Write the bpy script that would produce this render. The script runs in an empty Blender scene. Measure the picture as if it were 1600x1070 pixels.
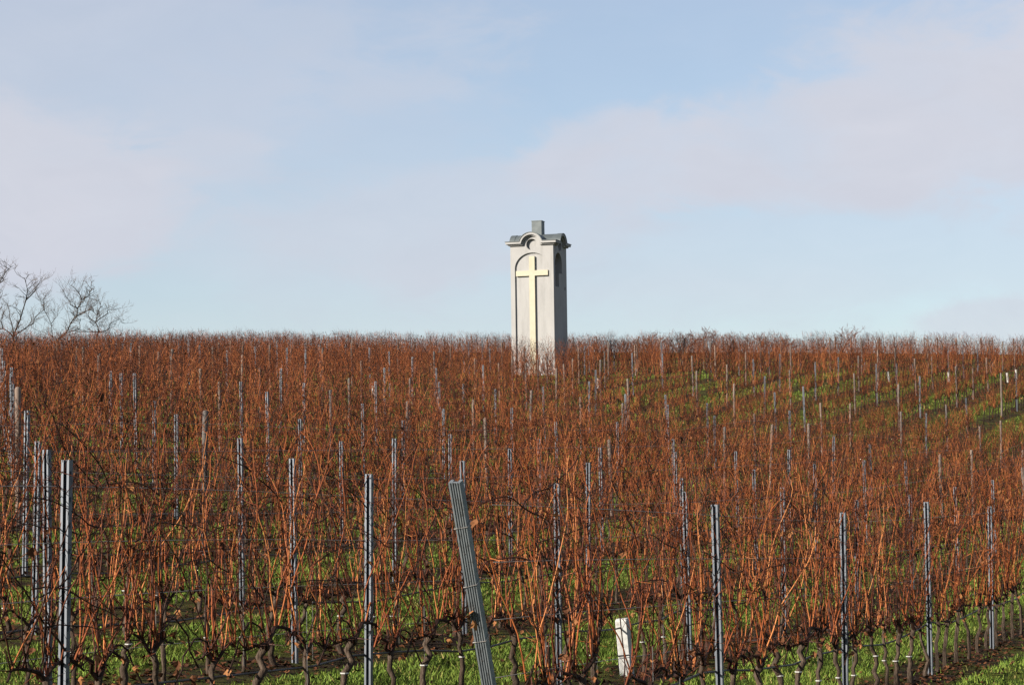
import bpy, math, random
import numpy as np
from mathutils import Vector, Matrix
from mathutils.geometry import tessellate_polygon

R = math.radians
rng = random.Random(7)
nrng = np.random.default_rng(11)
scene = bpy.context.scene
COL = scene.collection

# ------------------------------------------------------------------ camera
EYE = 1.95
FPX = 3600.0                      # focal length in pixels of the 1600 px wide photograph
PITCH = math.atan(245 / FPX)
ROLL = R(-0.8)
cam_data = bpy.data.cameras.new('camera')
cam_data.sensor_width = 36.0
cam_data.lens = FPX / 1600 * 36.0
cam_data.clip_start = 0.1
cam_data.clip_end = 6000
cam = bpy.data.objects.new('camera', cam_data)
COL.objects.link(cam)
CAM_ROT = Matrix.Rotation(math.pi / 2 + PITCH, 3, 'X') @ Matrix.Rotation(ROLL, 3, 'Z')
cam.matrix_world = Matrix.Translation((0, 0, EYE)) @ CAM_ROT.to_4x4()
scene.camera = cam

# ------------------------------------------------------------------ sun and sky
ROW_ANG = R(20.6)                 # heading of the vine rows, to the right of north (+Y)
SU, CU = math.sin(ROW_ANG), math.cos(ROW_ANG)
SUN_EL = R(25.0)
SUN_HEAD = R(180 + 57)            # clockwise from +Y: behind the left shoulder
to_sun = Vector((math.sin(SUN_HEAD) * math.cos(SUN_EL), math.cos(SUN_HEAD) * math.cos(SUN_EL), math.sin(SUN_EL)))
sun_data = bpy.data.lights.new('sun', 'SUN')
sun_data.energy = 5.0
sun_data.angle = R(0.55)
sun_data.color = (1.0, 0.90, 0.76)
sun = bpy.data.objects.new('sun', sun_data)
COL.objects.link(sun)
sun.rotation_euler = to_sun.to_track_quat('Z', 'Y').to_euler()
sun.location = (-30, -10, 40)

world = bpy.data.worlds.new('World')
scene.world = world
world.use_nodes = True
wn, wl = world.node_tree.nodes, world.node_tree.links
wn.clear()


def wnode(t, **kw):
    n = wn.new(t)
    for k, v in kw.items():
        setattr(n, k, v)
    return n


w_out = wnode('ShaderNodeOutputWorld')
w_bg = wnode('ShaderNodeBackground')
w_bg.inputs['Strength'].default_value = 0.053
sky = wnode('ShaderNodeTexSky', sky_type='NISHITA')
sky.sun_disc = False
sky.sun_elevation = SUN_EL
sky.sun_rotation = SUN_HEAD
sky.altitude = 200
sky.air_density = 1.0
sky.dust_density = 0.6
sky.ozone_density = 1.6
tc = wnode('ShaderNodeTexCoord')


def wmath(op, a, b=None, c=None):
    n = wnode('ShaderNodeMath', operation=op)
    for i, v in enumerate((a, b, c)):
        if v is None:
            continue
        if isinstance(v, (int, float)):
            n.inputs[i].default_value = v
        else:
            wl.new(v, n.inputs[i])
    return n.outputs[0]


def wnoise(scale, detail, rough, distort=0.0, offs=(0, 0, 0), stretch=(1, 1, 2.2)):
    m = wnode('ShaderNodeMapping')
    m.inputs['Location'].default_value = offs
    m.inputs['Scale'].default_value = stretch
    wl.new(tc.outputs['Generated'], m.inputs['Vector'])
    n = wnode('ShaderNodeTexNoise')
    n.inputs['Scale'].default_value = scale
    n.inputs['Detail'].default_value = detail
    n.inputs['Roughness'].default_value = rough
    n.inputs['Distortion'].default_value = distort
    wl.new(m.outputs[0], n.inputs['Vector'])
    return n.outputs['Fac']


def px_dir(x, y):
    v = CAM_ROT @ Vector(((x - 800) / FPX, -(y - 535) / FPX, -1.0))
    return v.normalized()


warp = wnoise(9.0, 5, 0.55, 0.4, (3.1, 0.4, 1.7))
fine = wnoise(26.0, 6, 0.6, 0.6, (0.3, 2.4, 0.9))


def cloud_blob(x, y, rx, ry, amp):
    """a cloud bank standing in the direction of (x, y); soft, elliptical, wider than high"""
    d = px_dir(x, y)
    sub = wnode('ShaderNodeVectorMath', operation='SUBTRACT')
    wl.new(tc.outputs['Generated'], sub.inputs[0])
    sub.inputs[1].default_value = d
    sc_ = wnode('ShaderNodeVectorMath', operation='MULTIPLY')
    wl.new(sub.outputs[0], sc_.inputs[0])
    sc_.inputs[1].default_value = (FPX / rx, FPX / rx, FPX / ry)
    ln = wnode('ShaderNodeVectorMath', operation='LENGTH')
    wl.new(sc_.outputs[0], ln.inputs[0])
    d2 = wmath('MULTIPLY_ADD', warp, 1.5, -0.75)
    d3 = wmath('MULTIPLY_ADD', fine, 0.9, -0.45)
    dist = wmath('ADD', wmath('ADD', ln.outputs['Value'], d2), d3)
    mr = wnode('ShaderNodeMapRange', interpolation_type='SMOOTHSTEP')
    wl.new(dist, mr.inputs['Value'])
    mr.inputs['From Min'].default_value = 1.12
    mr.inputs['From Max'].default_value = 0.58
    mr.inputs['To Min'].default_value = 0
    mr.inputs['To Max'].default_value = amp
    return mr.outputs[0]


veil_n = wnoise(3.2, 5, 0.55, 0.5, (1.3, 0.2, 0.6), (1, 1, 3.0))
mrv = wnode('ShaderNodeMapRange', interpolation_type='SMOOTHSTEP')
wl.new(veil_n, mrv.inputs['Value'])
mrv.inputs['From Min'].default_value = 0.30
mrv.inputs['From Max'].default_value = 0.75
mrv.inputs['To Min'].default_value = 0.34
mrv.inputs['To Max'].default_value = 0.60
mask = mrv.outputs[0]
for args in ((70, 290, 240, 150, 0.85), (-150, 330, 300, 220, 0.7), (330, 250, 130, 60, 0.4), (1000, 250, 230, 105, 0.7), (1250, 235, 300, 110, 0.7), (1560, 170, 360, 170, 0.85),
             (1800, 60, 330, 230, 0.8), (760, 330, 360, 110, 0.45), (200, 90, 620, 200, 0.35), (520, 250, 420, 220, 0.25), (1540, 500, 160, 40, 0.55), (1250, 400, 600, 120, 0.3)):
    b = cloud_blob(*args)
    mask = wmath('SUBTRACT', 1.0, wmath('MULTIPLY', wmath('SUBTRACT', 1.0, mask), wmath('SUBTRACT', 1.0, b)))
mix = wnode('ShaderNodeMix', data_type='RGBA')
wl.new(mask, mix.inputs['Factor'])
tint = wnode('ShaderNodeMix', data_type='RGBA', blend_type='MULTIPLY')
tint.inputs['Factor'].default_value = 1.0
wl.new(sky.outputs[0], tint.inputs['A'])
tint.inputs['B'].default_value = (0.94, 0.985, 1.03, 1)
wl.new(tint.outputs['Result'], mix.inputs['A'])
cl_n = wnode('ShaderNodeMix', data_type='RGBA')
wl.new(fine, cl_n.inputs['Factor'])
cl_n.inputs['A'].default_value = (4.25, 4.45, 5.1, 1)
cl_n.inputs['B'].default_value = (4.95, 5.0, 5.55, 1)
wl.new(cl_n.outputs['Result'], mix.inputs['B'])
wl.new(mix.outputs['Result'], w_bg.inputs['Color'])
wl.new(w_bg.outputs[0], w_out.inputs['Surface'])

scene.view_settings.view_transform = 'Standard'
scene.view_settings.look = 'None'
scene.view_settings.exposure = 1.4
scene.view_settings.gamma = 1.0
scene.view_settings.use_curve_mapping = False
scene.cycles.max_bounces = 5
scene.cycles.diffuse_bounces = 2
scene.cycles.glossy_bounces = 2
scene.cycles.transparent_max_bounces = 4


# ------------------------------------------------------------------ helpers
def tag(o, label=None, cat=None, group=None, kind=None):
    if label: o['label'] = label
    if cat: o['category'] = cat
    if group: o['group'] = group
    if kind: o['kind'] = kind
    return o


def link(name, data, parent=None, loc=None, rotz=None):
    o = bpy.data.objects.new(name, data)
    COL.objects.link(o)
    if parent is not None: o.parent = parent
    if loc is not None: o.location = loc
    if rotz is not None: o.rotation_euler = (0, 0, rotz)
    return o


class MB:
    """collects triangles and quads with a per-vertex tint"""
    def __init__(self):
        self.v, self.f, self.t = [], [], []

    def add(self, vs, fs, tint=0.5):
        b = len(self.v)
        self.v.extend(tuple(p) for p in vs)
        self.f.extend(tuple(i + b for i in f) for f in fs)
        if isinstance(tint, (list, tuple)): self.t.extend(tint)
        else: self.t.extend([tint] * len(vs))

    def tube(self, pts, rad, sides=5, tint=0.5, cap=True):
        pts = [Vector(p) for p in pts]
        n = len(pts)
        vs, fs = [], []
        ref = Vector((0.31, 0.87, 0.12))
        for i, p in enumerate(pts):
            d = (pts[min(i + 1, n - 1)] - pts[max(i - 1, 0)])
            if d.length < 1e-9: d = Vector((0, 0, 1))
            d.normalize()
            a = d.cross(ref)
            if a.length < 0.05: a = d.cross(Vector((1, 0, 0)))
            a.normalize()
            b = d.cross(a)
            r = rad[i] if isinstance(rad, (list, tuple)) else rad
            for k in range(sides):
                th = 2 * math.pi * k / sides
                vs.append(p + (a * math.cos(th) + b * math.sin(th)) * r)
        for i in range(n - 1):
            for k in range(sides):
                k2 = (k + 1) % sides
                fs.append((i * sides + k, i * sides + k2, (i + 1) * sides + k2, (i + 1) * sides + k))
        if cap:
            fs.append(tuple(range((n - 1) * sides, n * sides)))
            fs.append(tuple(reversed(range(sides))))
        self.add(vs, fs, tint)

    def spike(self, a, b, r, tint=0.5):
        """a thin three-sided twig tapering to a point"""
        a, b = Vector(a), Vector(b)
        d = (b - a).normalized()
        s = d.cross(Vector((0.31, 0.87, 0.12)))
        if s.length < 0.05: s = d.cross(Vector((1, 0, 0)))
        s.normalize()
        t = d.cross(s)
        vs = [a + s * r, a - s * r * .5 + t * r * .87, a - s * r * .5 - t * r * .87, b]
        self.add(vs, [(0, 1, 3), (1, 2, 3), (2, 0, 3)], tint)

    def box(self, lo, hi, tint=0.5):
        x0, y0, z0 = lo; x1, y1, z1 = hi
        vs = [(x0, y0, z0), (x1, y0, z0), (x1, y1, z0), (x0, y1, z0), (x0, y0, z1), (x1, y0, z1), (x1, y1, z1), (x0, y1, z1)]
        self.add(vs, [(3, 2, 1, 0), (4, 5, 6, 7), (0, 1, 5, 4), (1, 2, 6, 5), (2, 3, 7, 6), (3, 0, 4, 7)], tint)

    def merge(self, o):
        b = len(self.v)
        self.v.extend(o.v); self.t.extend(o.t)
        self.f.extend(tuple(i + b for i in f) for f in o.f)

    def mesh(self, name, material, smooth=False):
        me = bpy.data.meshes.new(name)
        me.from_pydata(self.v, [], self.f)
        at = me.attributes.new('tint', 'FLOAT', 'POINT')
        at.data.foreach_set('value', np.array(self.t, dtype=np.float32))
        me.materials.append(material)
        if smooth:
            me.polygons.foreach_set('use_smooth', [True] * len(me.polygons))
        me.update()
        return me

    def tris(self):
        """triangulated arrays for merging many copies with numpy"""
        ft = []
        for f in self.f:
            for i in range(1, len(f) - 1):
                ft.append((f[0], f[i], f[i + 1]))
        return np.array([tuple(v) for v in self.v], dtype=np.float32), np.array(ft, dtype=np.int32), np.array(self.t, dtype=np.float32)


def mesh_from_arrays(name, V, F, T, material):
    me = bpy.data.meshes.new(name)
    me.vertices.add(len(V)); me.vertices.foreach_set('co', np.ascontiguousarray(V, dtype=np.float32).ravel())
    nl = F.size
    me.loops.add(nl); me.loops.foreach_set('vertex_index', np.ascontiguousarray(F, dtype=np.int32).ravel())
    me.polygons.add(len(F))
    me.polygons.foreach_set('loop_start', np.arange(0, nl, 3, dtype=np.int32))
    me.polygons.foreach_set('loop_total', np.full(len(F), 3, dtype=np.int32))
    me.update(calc_edges=True)
    at = me.attributes.new('tint', 'FLOAT', 'POINT')
    at.data.foreach_set('value', np.ascontiguousarray(T, dtype=np.float32))
    me.materials.append(material)
    me.validate()
    return me


# ------------------------------------------------------------------ materials
class Mat:
    def __init__(self, name, rough=0.8, metallic=0.0, spec=0.4):
        self.m = bpy.data.materials.new(name)
        self.m.use_nodes = True
        self.n, self.l = self.m.node_tree.nodes, self.m.node_tree.links
        self.b = self.n['Principled BSDF']
        self.b.inputs['Roughness'].default_value = rough
        self.b.inputs['Metallic'].default_value = metallic
        self.b.inputs['Specular IOR Level'].default_value = spec

    def node(self, t, **kw):
        n = self.n.new(t)
        for k, v in kw.items(): setattr(n, k, v)
        return n

    def noise(self, scale, detail=4, rough=0.55, vec=None, stretch=None):
        n = self.node('ShaderNodeTexNoise')
        n.inputs['Scale'].default_value = scale
        n.inputs['Detail'].default_value = detail
        n.inputs['Roughness'].default_value = rough
        if vec is None:
            vec = self.node('ShaderNodeTexCoord').outputs['Object']
        if stretch:
            mp = self.node('ShaderNodeMapping')
            mp.inputs['Scale'].default_value = stretch
            self.l.new(vec, mp.inputs['Vector']); vec = mp.outputs[0]
        self.l.new(vec, n.inputs['Vector'])
        return n.outputs['Fac']

    def ramp(self, fac, stops):
        r = self.node('ShaderNodeValToRGB')
        els = r.color_ramp.elements
        while len(els) < len(stops): els.new(0.5)
        for e, (p, c) in zip(els, stops):
            e.position = p
            e.color = (*c, 1)
        self.l.new(fac, r.inputs['Fac'])
        return r.outputs['Color']

    def mix(self, fac, a, b, blend='MIX'):
        n = self.node('ShaderNodeMix', data_type='RGBA', blend_type=blend)
        for s, v in (('Factor', fac), ('A', a), ('B', b)):
            if isinstance(v, (int, float)): n.inputs[s].default_value = v
            elif isinstance(v, tuple): n.inputs[s].default_value = (*v, 1)
            else: self.l.new(v, n.inputs[s])
        return n.outputs['Result']

    def math(self, op, a, b=None, c=None):
        n = self.node('ShaderNodeMath', operation=op)
        for i, v in enumerate((a, b, c)):
            if v is None: continue
            if isinstance(v, (int, float)): n.inputs[i].default_value = v
            else: self.l.new(v, n.inputs[i])
        return n.outputs[0]

    def attr(self, name='tint'):
        return self.node('ShaderNodeAttribute', attribute_name=name).outputs['Fac']

    def color(self, c):
        if isinstance(c, tuple): self.b.inputs['Base Color'].default_value = (*c, 1)
        else: self.l.new(c, self.b.inputs['Base Color'])
        return self

    def bump(self, h, strength=0.3, dist=0.02):
        n = self.node('ShaderNodeBump')
        n.inputs['Strength'].default_value = strength
        n.inputs['Distance'].default_value = dist
        self.l.new(h, n.inputs['Height'])
        self.l.new(n.outputs[0], self.b.inputs['Normal'])
        return self


def obj_random(M):
    return M.node('ShaderNodeObjectInfo').outputs['Random']


# vine wood: tint 0 old dark bark ... 0.3 brown ... 1 ripe orange cane
M = Mat('vine_wood', 0.6, spec=0.12)
base = M.ramp(M.attr(), [(0.0, (0.014, 0.009, 0.007)), (0.22, (0.024, 0.011, 0.008)), (0.42, (0.076, 0.022, 0.011)),
                         (0.70, (0.215, 0.061, 0.019)), (1.0, (0.39, 0.155, 0.056))])
gr = M.noise(60, 3, 0.6)
M.color(M.mix(0.55, base, M.ramp(gr, [(0.3, (0.55, 0.5, 0.5)), (0.7, (1.15, 1.1, 1.05))]), 'MULTIPLY'))
M.bump(gr, 0.35, 0.004)
VINE = M.m
M = Mat('vine_bark', 0.9, spec=0.08)
gr = M.noise(28, 5, 0.65, stretch=(2.2, 2.2, 0.35))
M.color(M.ramp(gr, [(0.25, (0.014, 0.010, 0.008)), (0.5, (0.045, 0.032, 0.024)), (0.8, (0.11, 0.085, 0.066))]))
M.bump(gr, 0.9, 0.015)
BARK = M.m
M = Mat('dry_leaf', 0.75, spec=0.1)
base = M.ramp(M.attr(), [(0.0, (0.035, 0.015, 0.009)), (0.4, (0.11, 0.045, 0.019)), (0.75, (0.20, 0.088, 0.035)), (1.0, (0.32, 0.17, 0.075))])
M.color(M.mix(0.5, base, M.ramp(M.noise(45, 3), [(0.3, (0.6, 0.55, 0.5)), (0.7, (1.1, 1.1, 1.1))]), 'MULTIPLY'))
LEAF = M.m
M = Mat('galvanised_steel', 0.5, metallic=0.55, spec=0.4)
s1 = M.noise(14, 4, 0.6, stretch=(1, 1, 0.25))
M.color(M.ramp(s1, [(0.3, (0.062, 0.072, 0.088)), (0.6, (0.105, 0.117, 0.138)), (0.8, (0.16, 0.17, 0.19))]))
M.l.new(M.math('MULTIPLY_ADD', s1, 0.3, 0.38), M.b.inputs['Roughness'])
STEEL = M.m
M = Mat('weathered_zinc', 0.6, metallic=0.35, spec=0.4)
s1 = M.noise(10, 5, 0.65, stretch=(1, 1, 0.2)); s2 = M.noise(30, 6, 0.7, stretch=(1, 1, 0.5))
M.color(M.mix(0.8, M.ramp(s1, [(0.3, (0.085, 0.099, 0.112)), (0.55, (0.13, 0.148, 0.162)), (0.8, (0.175, 0.19, 0.20))]),
              M.ramp(s2, [(0.34, (0.35, 0.30, 0.26)), (0.46, (1, 1, 1)), (0.7, (1.15, 1.15, 1.15))]), 'MULTIPLY'))
M.bump(s2, 0.3, 0.004)
ZINC = M.m
M = Mat('weathered_wood', 0.9, spec=0.2)
s1 = M.noise(16, 5, 0.65, stretch=(3, 3, 0.25))
M.color(M.mix(M.math('MULTIPLY', obj_random(M), 0.45), M.ramp(s1, [(0.25, (0.035, 0.031, 0.029)), (0.5, (0.07, 0.064, 0.062)), (0.8, (0.115, 0.108, 0.102))]), (0.22, 0.15, 0.11)))
M.bump(s1, 0.6, 0.01)
WOOD = M.m
M = Mat('white_concrete', 0.85, spec=0.2)
s1 = M.noise(22, 5, 0.6)
M.color(M.ramp(s1, [(0.25, (0.16, 0.15, 0.14)), (0.45, (0.30, 0.305, 0.30)), (0.8, (0.36, 0.365, 0.36))]))
M.bump(s1, 0.3, 0.006)
CONC = M.m
M = Mat('white_plastic', 0.5)
M.color(M.mix(M.noise(12, 3), (0.27, 0.27, 0.255), (0.34, 0.34, 0.33)))
WPLAST = M.m
M = Mat('black_hose', 0.5)
M.color(M.mix(M.noise(6, 3), (0.012, 0.012, 0.013), (0.03, 0.03, 0.032)))
HOSE = M.m
M = Mat('wire_steel', 0.5, metallic=0.6)
M.color(M.mix(M.noise(3, 3), (0.10, 0.09, 0.085), (0.25, 0.24, 0.23)))
WIRE = M.m
M = Mat('plaster', 0.92, spec=0.15)
s1 = M.noise(0.9, 5, 0.6, stretch=(1, 1, 0.45)); s2 = M.noise(55, 3, 0.6)
M.color(M.mix(0.5, M.ramp(s1, [(0.25, (0.225, 0.225, 0.228)), (0.5, (0.252, 0.253, 0.256)), (0.8, (0.267, 0.268, 0.272))]),
              M.ramp(s2, [(0.3, (0.93, 0.93, 0.93)), (0.7, (1.0, 1.0, 1.0))]), 'MULTIPLY'))
s3 = M.noise(2.6, 6, 0.7, stretch=(1, 1, 0.12))
M.color(M.mix(0.85, M.b.inputs['Base Color'].links[0].from_socket, M.ramp(s3, [(0.32, (0.80, 0.80, 0.79)), (0.5, (1, 1, 1)), (1.0, (1.03, 1.03, 1.02))]), 'MULTIPLY'))
M.bump(s2, 0.25, 0.006)
PLASTER = M.m
M = Mat('cream_paint', 0.7, spec=0.3)
s1 = M.noise(2.2, 4, 0.6)
M.color(M.ramp(s1, [(0.3, (0.285, 0.268, 0.205)), (0.7, (0.335, 0.318, 0.25))]))
CREAM = M.m
M = Mat('roof_metal', 0.55, metallic=0.3, spec=0.4)
s1 = M.noise(3, 4, 0.6)
M.color(M.ramp(s1, [(0.3, (0.050, 0.062, 0.068)), (0.7, (0.078, 0.092, 0.098))]))
ROOF = M.m
M = Mat('tree_bark', 0.9, spec=0.2)
M.color(M.ramp(M.noise(8, 4), [(0.3, (0.016, 0.013, 0.012)), (0.7, (0.045, 0.036, 0.03))]))
TBARK = M.m
M = Mat('tree_twigs', 0.85, spec=0.2)
M.color(M.ramp(M.attr(), [(0.0, (0.022, 0.018, 0.016)), (1.0, (0.075, 0.058, 0.05))]))
TWIG = M.m
M = Mat('shrub_twigs', 0.85, spec=0.2)
M.color(M.ramp(M.attr(), [(0.0, (0.022, 0.014, 0.013)), (1.0, (0.075, 0.04, 0.034))]))
SHRUB = M.m
M = Mat('grass_blades', 0.7, spec=0.12)
M.color(M.ramp(M.attr(), [(0.0, (0.020, 0.042, 0.007)), (0.45, (0.084, 0.132, 0.019)), (0.8, (0.14, 0.185, 0.032)), (1.0, (0.22, 0.17, 0.065))]))
M.b.inputs['Transmission Weight'].default_value = 0.0
GRASS = M.m

# ------------------------------------------------------------------ the hillside
P0, DP = 5.07, 2.62               # distance of the front row from the camera's line, row spacing
PSP, VSP = 4.6, 0.767             # post spacing, vine spacing


def row_p(k): return P0 + DP * (k - 1)          # k = 1 for the front row


def world_xy(p, q):
    """p across the rows (uphill), q along them"""
    return (-p * CU + q * SU, p * SU + q * CU)


# post-top sightings: pixel x, pixel y, distance. They fix the lie of the land.
CTRL = [(1545, 785, 32), (1449, 787, 27.7), (1320, 793, 23.4), (1117, 773, 18.8),
        (88, 718, 14.5), (590, 757, 19.2), (890, 768, 23.7), (1085, 767, 28.1), (1225, 760, 32.3), (1338, 755, 36.8), (1420, 740, 40.9),
        (1490, 730, 45.2), (1549, 720, 49.7),
        (70, 703, 19.1), (468, 725, 23.6), (725, 725, 27.9), (912, 718, 32), (1063, 712, 36.5), (1172, 710, 40.5), (1268, 710, 44.9),
        (1340, 700, 48.9), (1462, 700, 57.5), (1553, 704, 66.3), (1593, 685, 71),
        (45, 680, 23.4), (370, 685, 27.7), (605, 685, 32), (793, 685, 36.3), (932, 685, 40.4), (1048, 685, 44.7), (1137, 685, 48.6),
        (1225, 685, 53.2), (1302, 665, 58), (1451, 672, 70), (1586, 641, 87),
        (28, 650, 28.1), (305, 650, 32.2), (525, 660, 36.5), (693, 660, 40.8), (828, 660, 45.1), (1185, 645, 61.5), (1555, 580, 99),
        (15, 590, 33), (267, 628, 36.9), (460, 634, 41.2), (622, 630, 45.5), (755, 638, 50), (955, 645, 58),
        (5, 545, 38.5), (233, 595, 41.45), (413, 605, 45.8), (682, 615, 54),
        (207, 578, 46), (370, 583, 50.3), (556, 608, 56), (183, 569, 50.5), (151, 550, 55), (20, 535, 50),
        (50, 528, 62), (100, 523, 82), (100, 526, 100), (100, 526, 130), (400, 562, 62), (400, 533, 80), (400, 524, 98), (400, 525, 120),
        (640, 580, 72), (640, 540, 92), (640, 525, 110), (640, 526, 128),
        (835, 607, 75), (835, 564, 95), (835, 540, 109), (835, 528, 122), (835, 527, 137),
        (1100, 625, 70), (1200, 594, 85), (1200, 545, 104), (1200, 527, 120), (1200, 526, 137), (1200, 517, 168),
        (1500, 620, 90), (1500, 574, 105), (1500, 538, 119), (1500, 526, 131), (1500, 526, 147),
        (100, 518, 166), (400, 518, 166), (835, 517, 168), (1500, 518, 172)]
pts, zs = [], []
for x, y, Z in CTRL:
    d = CAM_ROT @ Vector(((x - 800) / FPX, -(y - 535) / FPX, -1.0))
    s = Z / d.y
    pts.append((d.x * s, Z)); zs.append(EYE + d.z * s - 2.0)
for X, Y, z in ((-14, 2, 0.2), (14, 4, -0.1), (0, 4, 0.0), (24, 22, -0.1), (-20, 22, 1.2), (30, 50, 0.8), (-30, 50, 3.2), (40, 90, 2.4), (-45, 90, 6.0), (0, -20, 0), (-30, -10, 0.5), (30, -10, -0.2)):
    pts.append((X, Y)); zs.append(z)
PC = np.array(pts); ZC = np.array(zs)


def tps(r2):
    return np.where(r2 > 1e-9, 0.5 * r2 * np.log(np.maximum(r2, 1e-9)), 0.0)


SCL = 30.0
A_ = PC / SCL
K = tps(((A_[:, None] - A_[None]) ** 2).sum(-1)) + np.eye(len(A_)) * 0.02
Pm = np.c_[np.ones(len(A_)), A_]
L = np.block([[K, Pm], [Pm.T, np.zeros((3, 3))]])
W_ = np.linalg.solve(L, np.r_[ZC, 0, 0, 0])


def ground(X, Y):
    X = np.asarray(X, dtype=float); Y = np.asarray(Y, dtype=float)
    sh = X.shape
    q = np.c_[np.clip(X.ravel(), -75, 75), np.clip(Y.ravel(), -30, 200)] / SCL
    out = np.empty(len(q))
    for i in range(0, len(q), 20000):
        qq = q[i:i + 20000]
        out[i:i + 20000] = tps(((qq[:, None] - A_[None]) ** 2).sum(-1)) @ W_[:-3] + np.c_[np.ones(len(qq)), qq] @ W_[-3:]
    out = out.reshape(sh)
    far = np.clip((np.hypot(X, Y - 60) - 130) / 260, 0, 1)
    far = far * far * (3 - 2 * far)
    return out * (1 - far) + 1.0 * far


def gz(x, y): return float(ground(np.array([x]), np.array([y]))[0])


def project(x, y, z):
    v = CAM_ROT.transposed() @ Vector((x, y, z - EYE))
    if v.z > -0.1: return None
    return (800 + FPX * v.x / -v.z, 535 - FPX * v.y / -v.z)


# ground sheet: fine in view, coarse out to the horizon
gx = np.unique(np.r_[np.linspace(-3000, -100, 12), np.linspace(-100, -45, 12), np.arange(-45, 45.1, 0.75), np.linspace(45, 100, 12), np.linspace(100, 3000, 12)])
gy = np.unique(np.r_[np.linspace(-2500, -60, 10), np.linspace(-60, 0, 10), np.arange(0, 60, 0.6), np.arange(60, 190, 1.5), np.linspace(190, 500, 20), np.linspace(500, 4000, 10)])
GX, GY = np.meshgrid(gx, gy)
pp = -GX * CU + GY * SU
GZ = ground(GX, GY)
near = (np.abs(GX) < 45) & (GY > 0) & (GY < 150)
GZ = GZ + np.where(near, nrng.normal(0, 0.012, GZ.shape), 0)
nx, ny = len(gx), len(gy)
verts = np.c_[GX.ravel(), GY.ravel(), GZ.ravel()]
idx = np.arange(nx * ny).reshape(ny, nx)
faces = np.c_[idx[:-1, :-1].ravel(), idx[:-1, 1:].ravel(), idx[1:, 1:].ravel(), idx[1:, :-1].ravel()]
M = Mat('vineyard_ground', 0.95, spec=0.04)
geo = M.node('ShaderNodeNewGeometry').outputs['Position']
dot = M.node('ShaderNodeVectorMath', operation='DOT_PRODUCT')
M.l.new(geo, dot.inputs[0]); dot.inputs[1].default_value = (-CU, SU, 0)
wob = M.noise(0.9, 4, 0.6, geo)
ph = M.math('DIVIDE', M.math('SUBTRACT', M.math('ADD', dot.outputs['Value'], M.math('MULTIPLY_ADD', wob, 0.5, -0.25)), P0), DP)
dd = M.math('MULTIPLY', M.math('ABSOLUTE', M.math('SUBTRACT', ph, M.math('ROUND', ph))), DP)
strip = M.node('ShaderNodeMapRange', interpolation_type='SMOOTHSTEP')
M.l.new(dd, strip.inputs['Value'])
strip.inputs['From Min'].default_value = 0.62; strip.inputs['From Max'].default_value = 0.40
inrows = M.node('ShaderNodeMapRange')
M.l.new(dot.outputs['Value'], inrows.inputs['Value'])
inrows.inputs['From Min'].default_value = P0 - 1.2; inrows.inputs['From Max'].default_value = P0 - 0.7
sn = M.node('ShaderNodeMapRange'); M.l.new(M.noise(1.7, 6, 0.72, geo), sn.inputs['Value'])
sn.inputs['From Min'].default_value = 0.36; sn.inputs['From Max'].default_value = 0.56
sn.inputs['To Min'].default_value = 0.25; sn.inputs['To Max'].default_value = 1.0
soilf = M.math('MULTIPLY', M.math('MULTIPLY', strip.outputs[0], sn.outputs[0]), inrows.outputs[0])
patch = M.noise(0.55, 6, 0.7, geo)
pr = M.node('ShaderNodeMapRange'); M.l.new(patch, pr.inputs['Value'])
pr.inputs['From Min'].default_value = 0.60; pr.inputs['From Max'].default_value = 0.68
soilf = M.math('MAXIMUM', soilf, M.math('MULTIPLY', pr.outputs[0], 0.75))
g1 = M.noise(3.0, 5, 0.65, geo); g2 = M.noise(38, 4, 0.7, geo)
gcol = M.mix(0.6, M.ramp(g1, [(0.25, (0.044, 0.062, 0.010)), (0.5, (0.080, 0.092, 0.018)), (0.8, (0.12, 0.105, 0.028))]),
             M.ramp(g2, [(0.3, (0.35, 0.4, 0.3)), (0.7, (1.25, 1.2, 1.0))]), 'MULTIPLY')
scol = M.ramp(g2, [(0.25, (0.008, 0.006, 0.005)), (0.5, (0.020, 0.013, 0.010)), (0.75, (0.048, 0.029, 0.019))])  # soil and litter colour, darkened further to paint in the cordons' shade
M.color(M.mix(soilf, gcol, scol))
M.bump(g2, 0.8, 0.05)
GROUND = M.m
me = bpy.data.meshes.new('ground')
me.from_pydata(verts.tolist(), [], faces.tolist())
me.polygons.foreach_set('use_smooth', [True] * len(me.polygons))
me.materials.append(GROUND)
g_o = link('ground', me)
tag(g_o, kind='structure')

# ------------------------------------------------------------------ the tower
TW = 2.40; HB = TW / 2
T_X, T_Y = (843.5 - 800) / FPX * 123.5, 123.5
T_Z = gz(T_X, T_Y) - 0.25
E_Z = 7.10                        # underside of the cornice above the foot
tower = link('bell_tower', None, loc=(T_X, T_Y, T_Z), rotz=-R(18.2))
tag(tower, 'tall pale grey plastered tower with a cream cross rising above the vineyard', 'tower')
ARCH_R = 0.50                     # curved gable, inner radius


def arc_pts(cx, cz, a, b, t0, t1, n):
    return [(cx + a * math.cos(t0 + (t1 - t0) * i / n), cz + b * math.sin(t0 + (t1 - t0) * i / n)) for i in range(n + 1)]


def side_mat(i):
    """i = 0 front (local -y), 1 right (+x), 2 back, 3 left: plane coordinates (u to the right, v up, depth inwards)"""
    a = i * math.pi / 2
    c, s = math.cos(a), math.sin(a)
    def f(u, v, d):
        x, y = u, -HB + d
        return (x * c - y * s, x * s + y * c, v)
    return f


def arch_outline(cx, half, spring, rise, foot, n=20):
    return [(cx + half, foot)] + arc_pts(cx, spring, half, rise, 0, math.pi, n) + [(cx - half, foot)]


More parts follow.
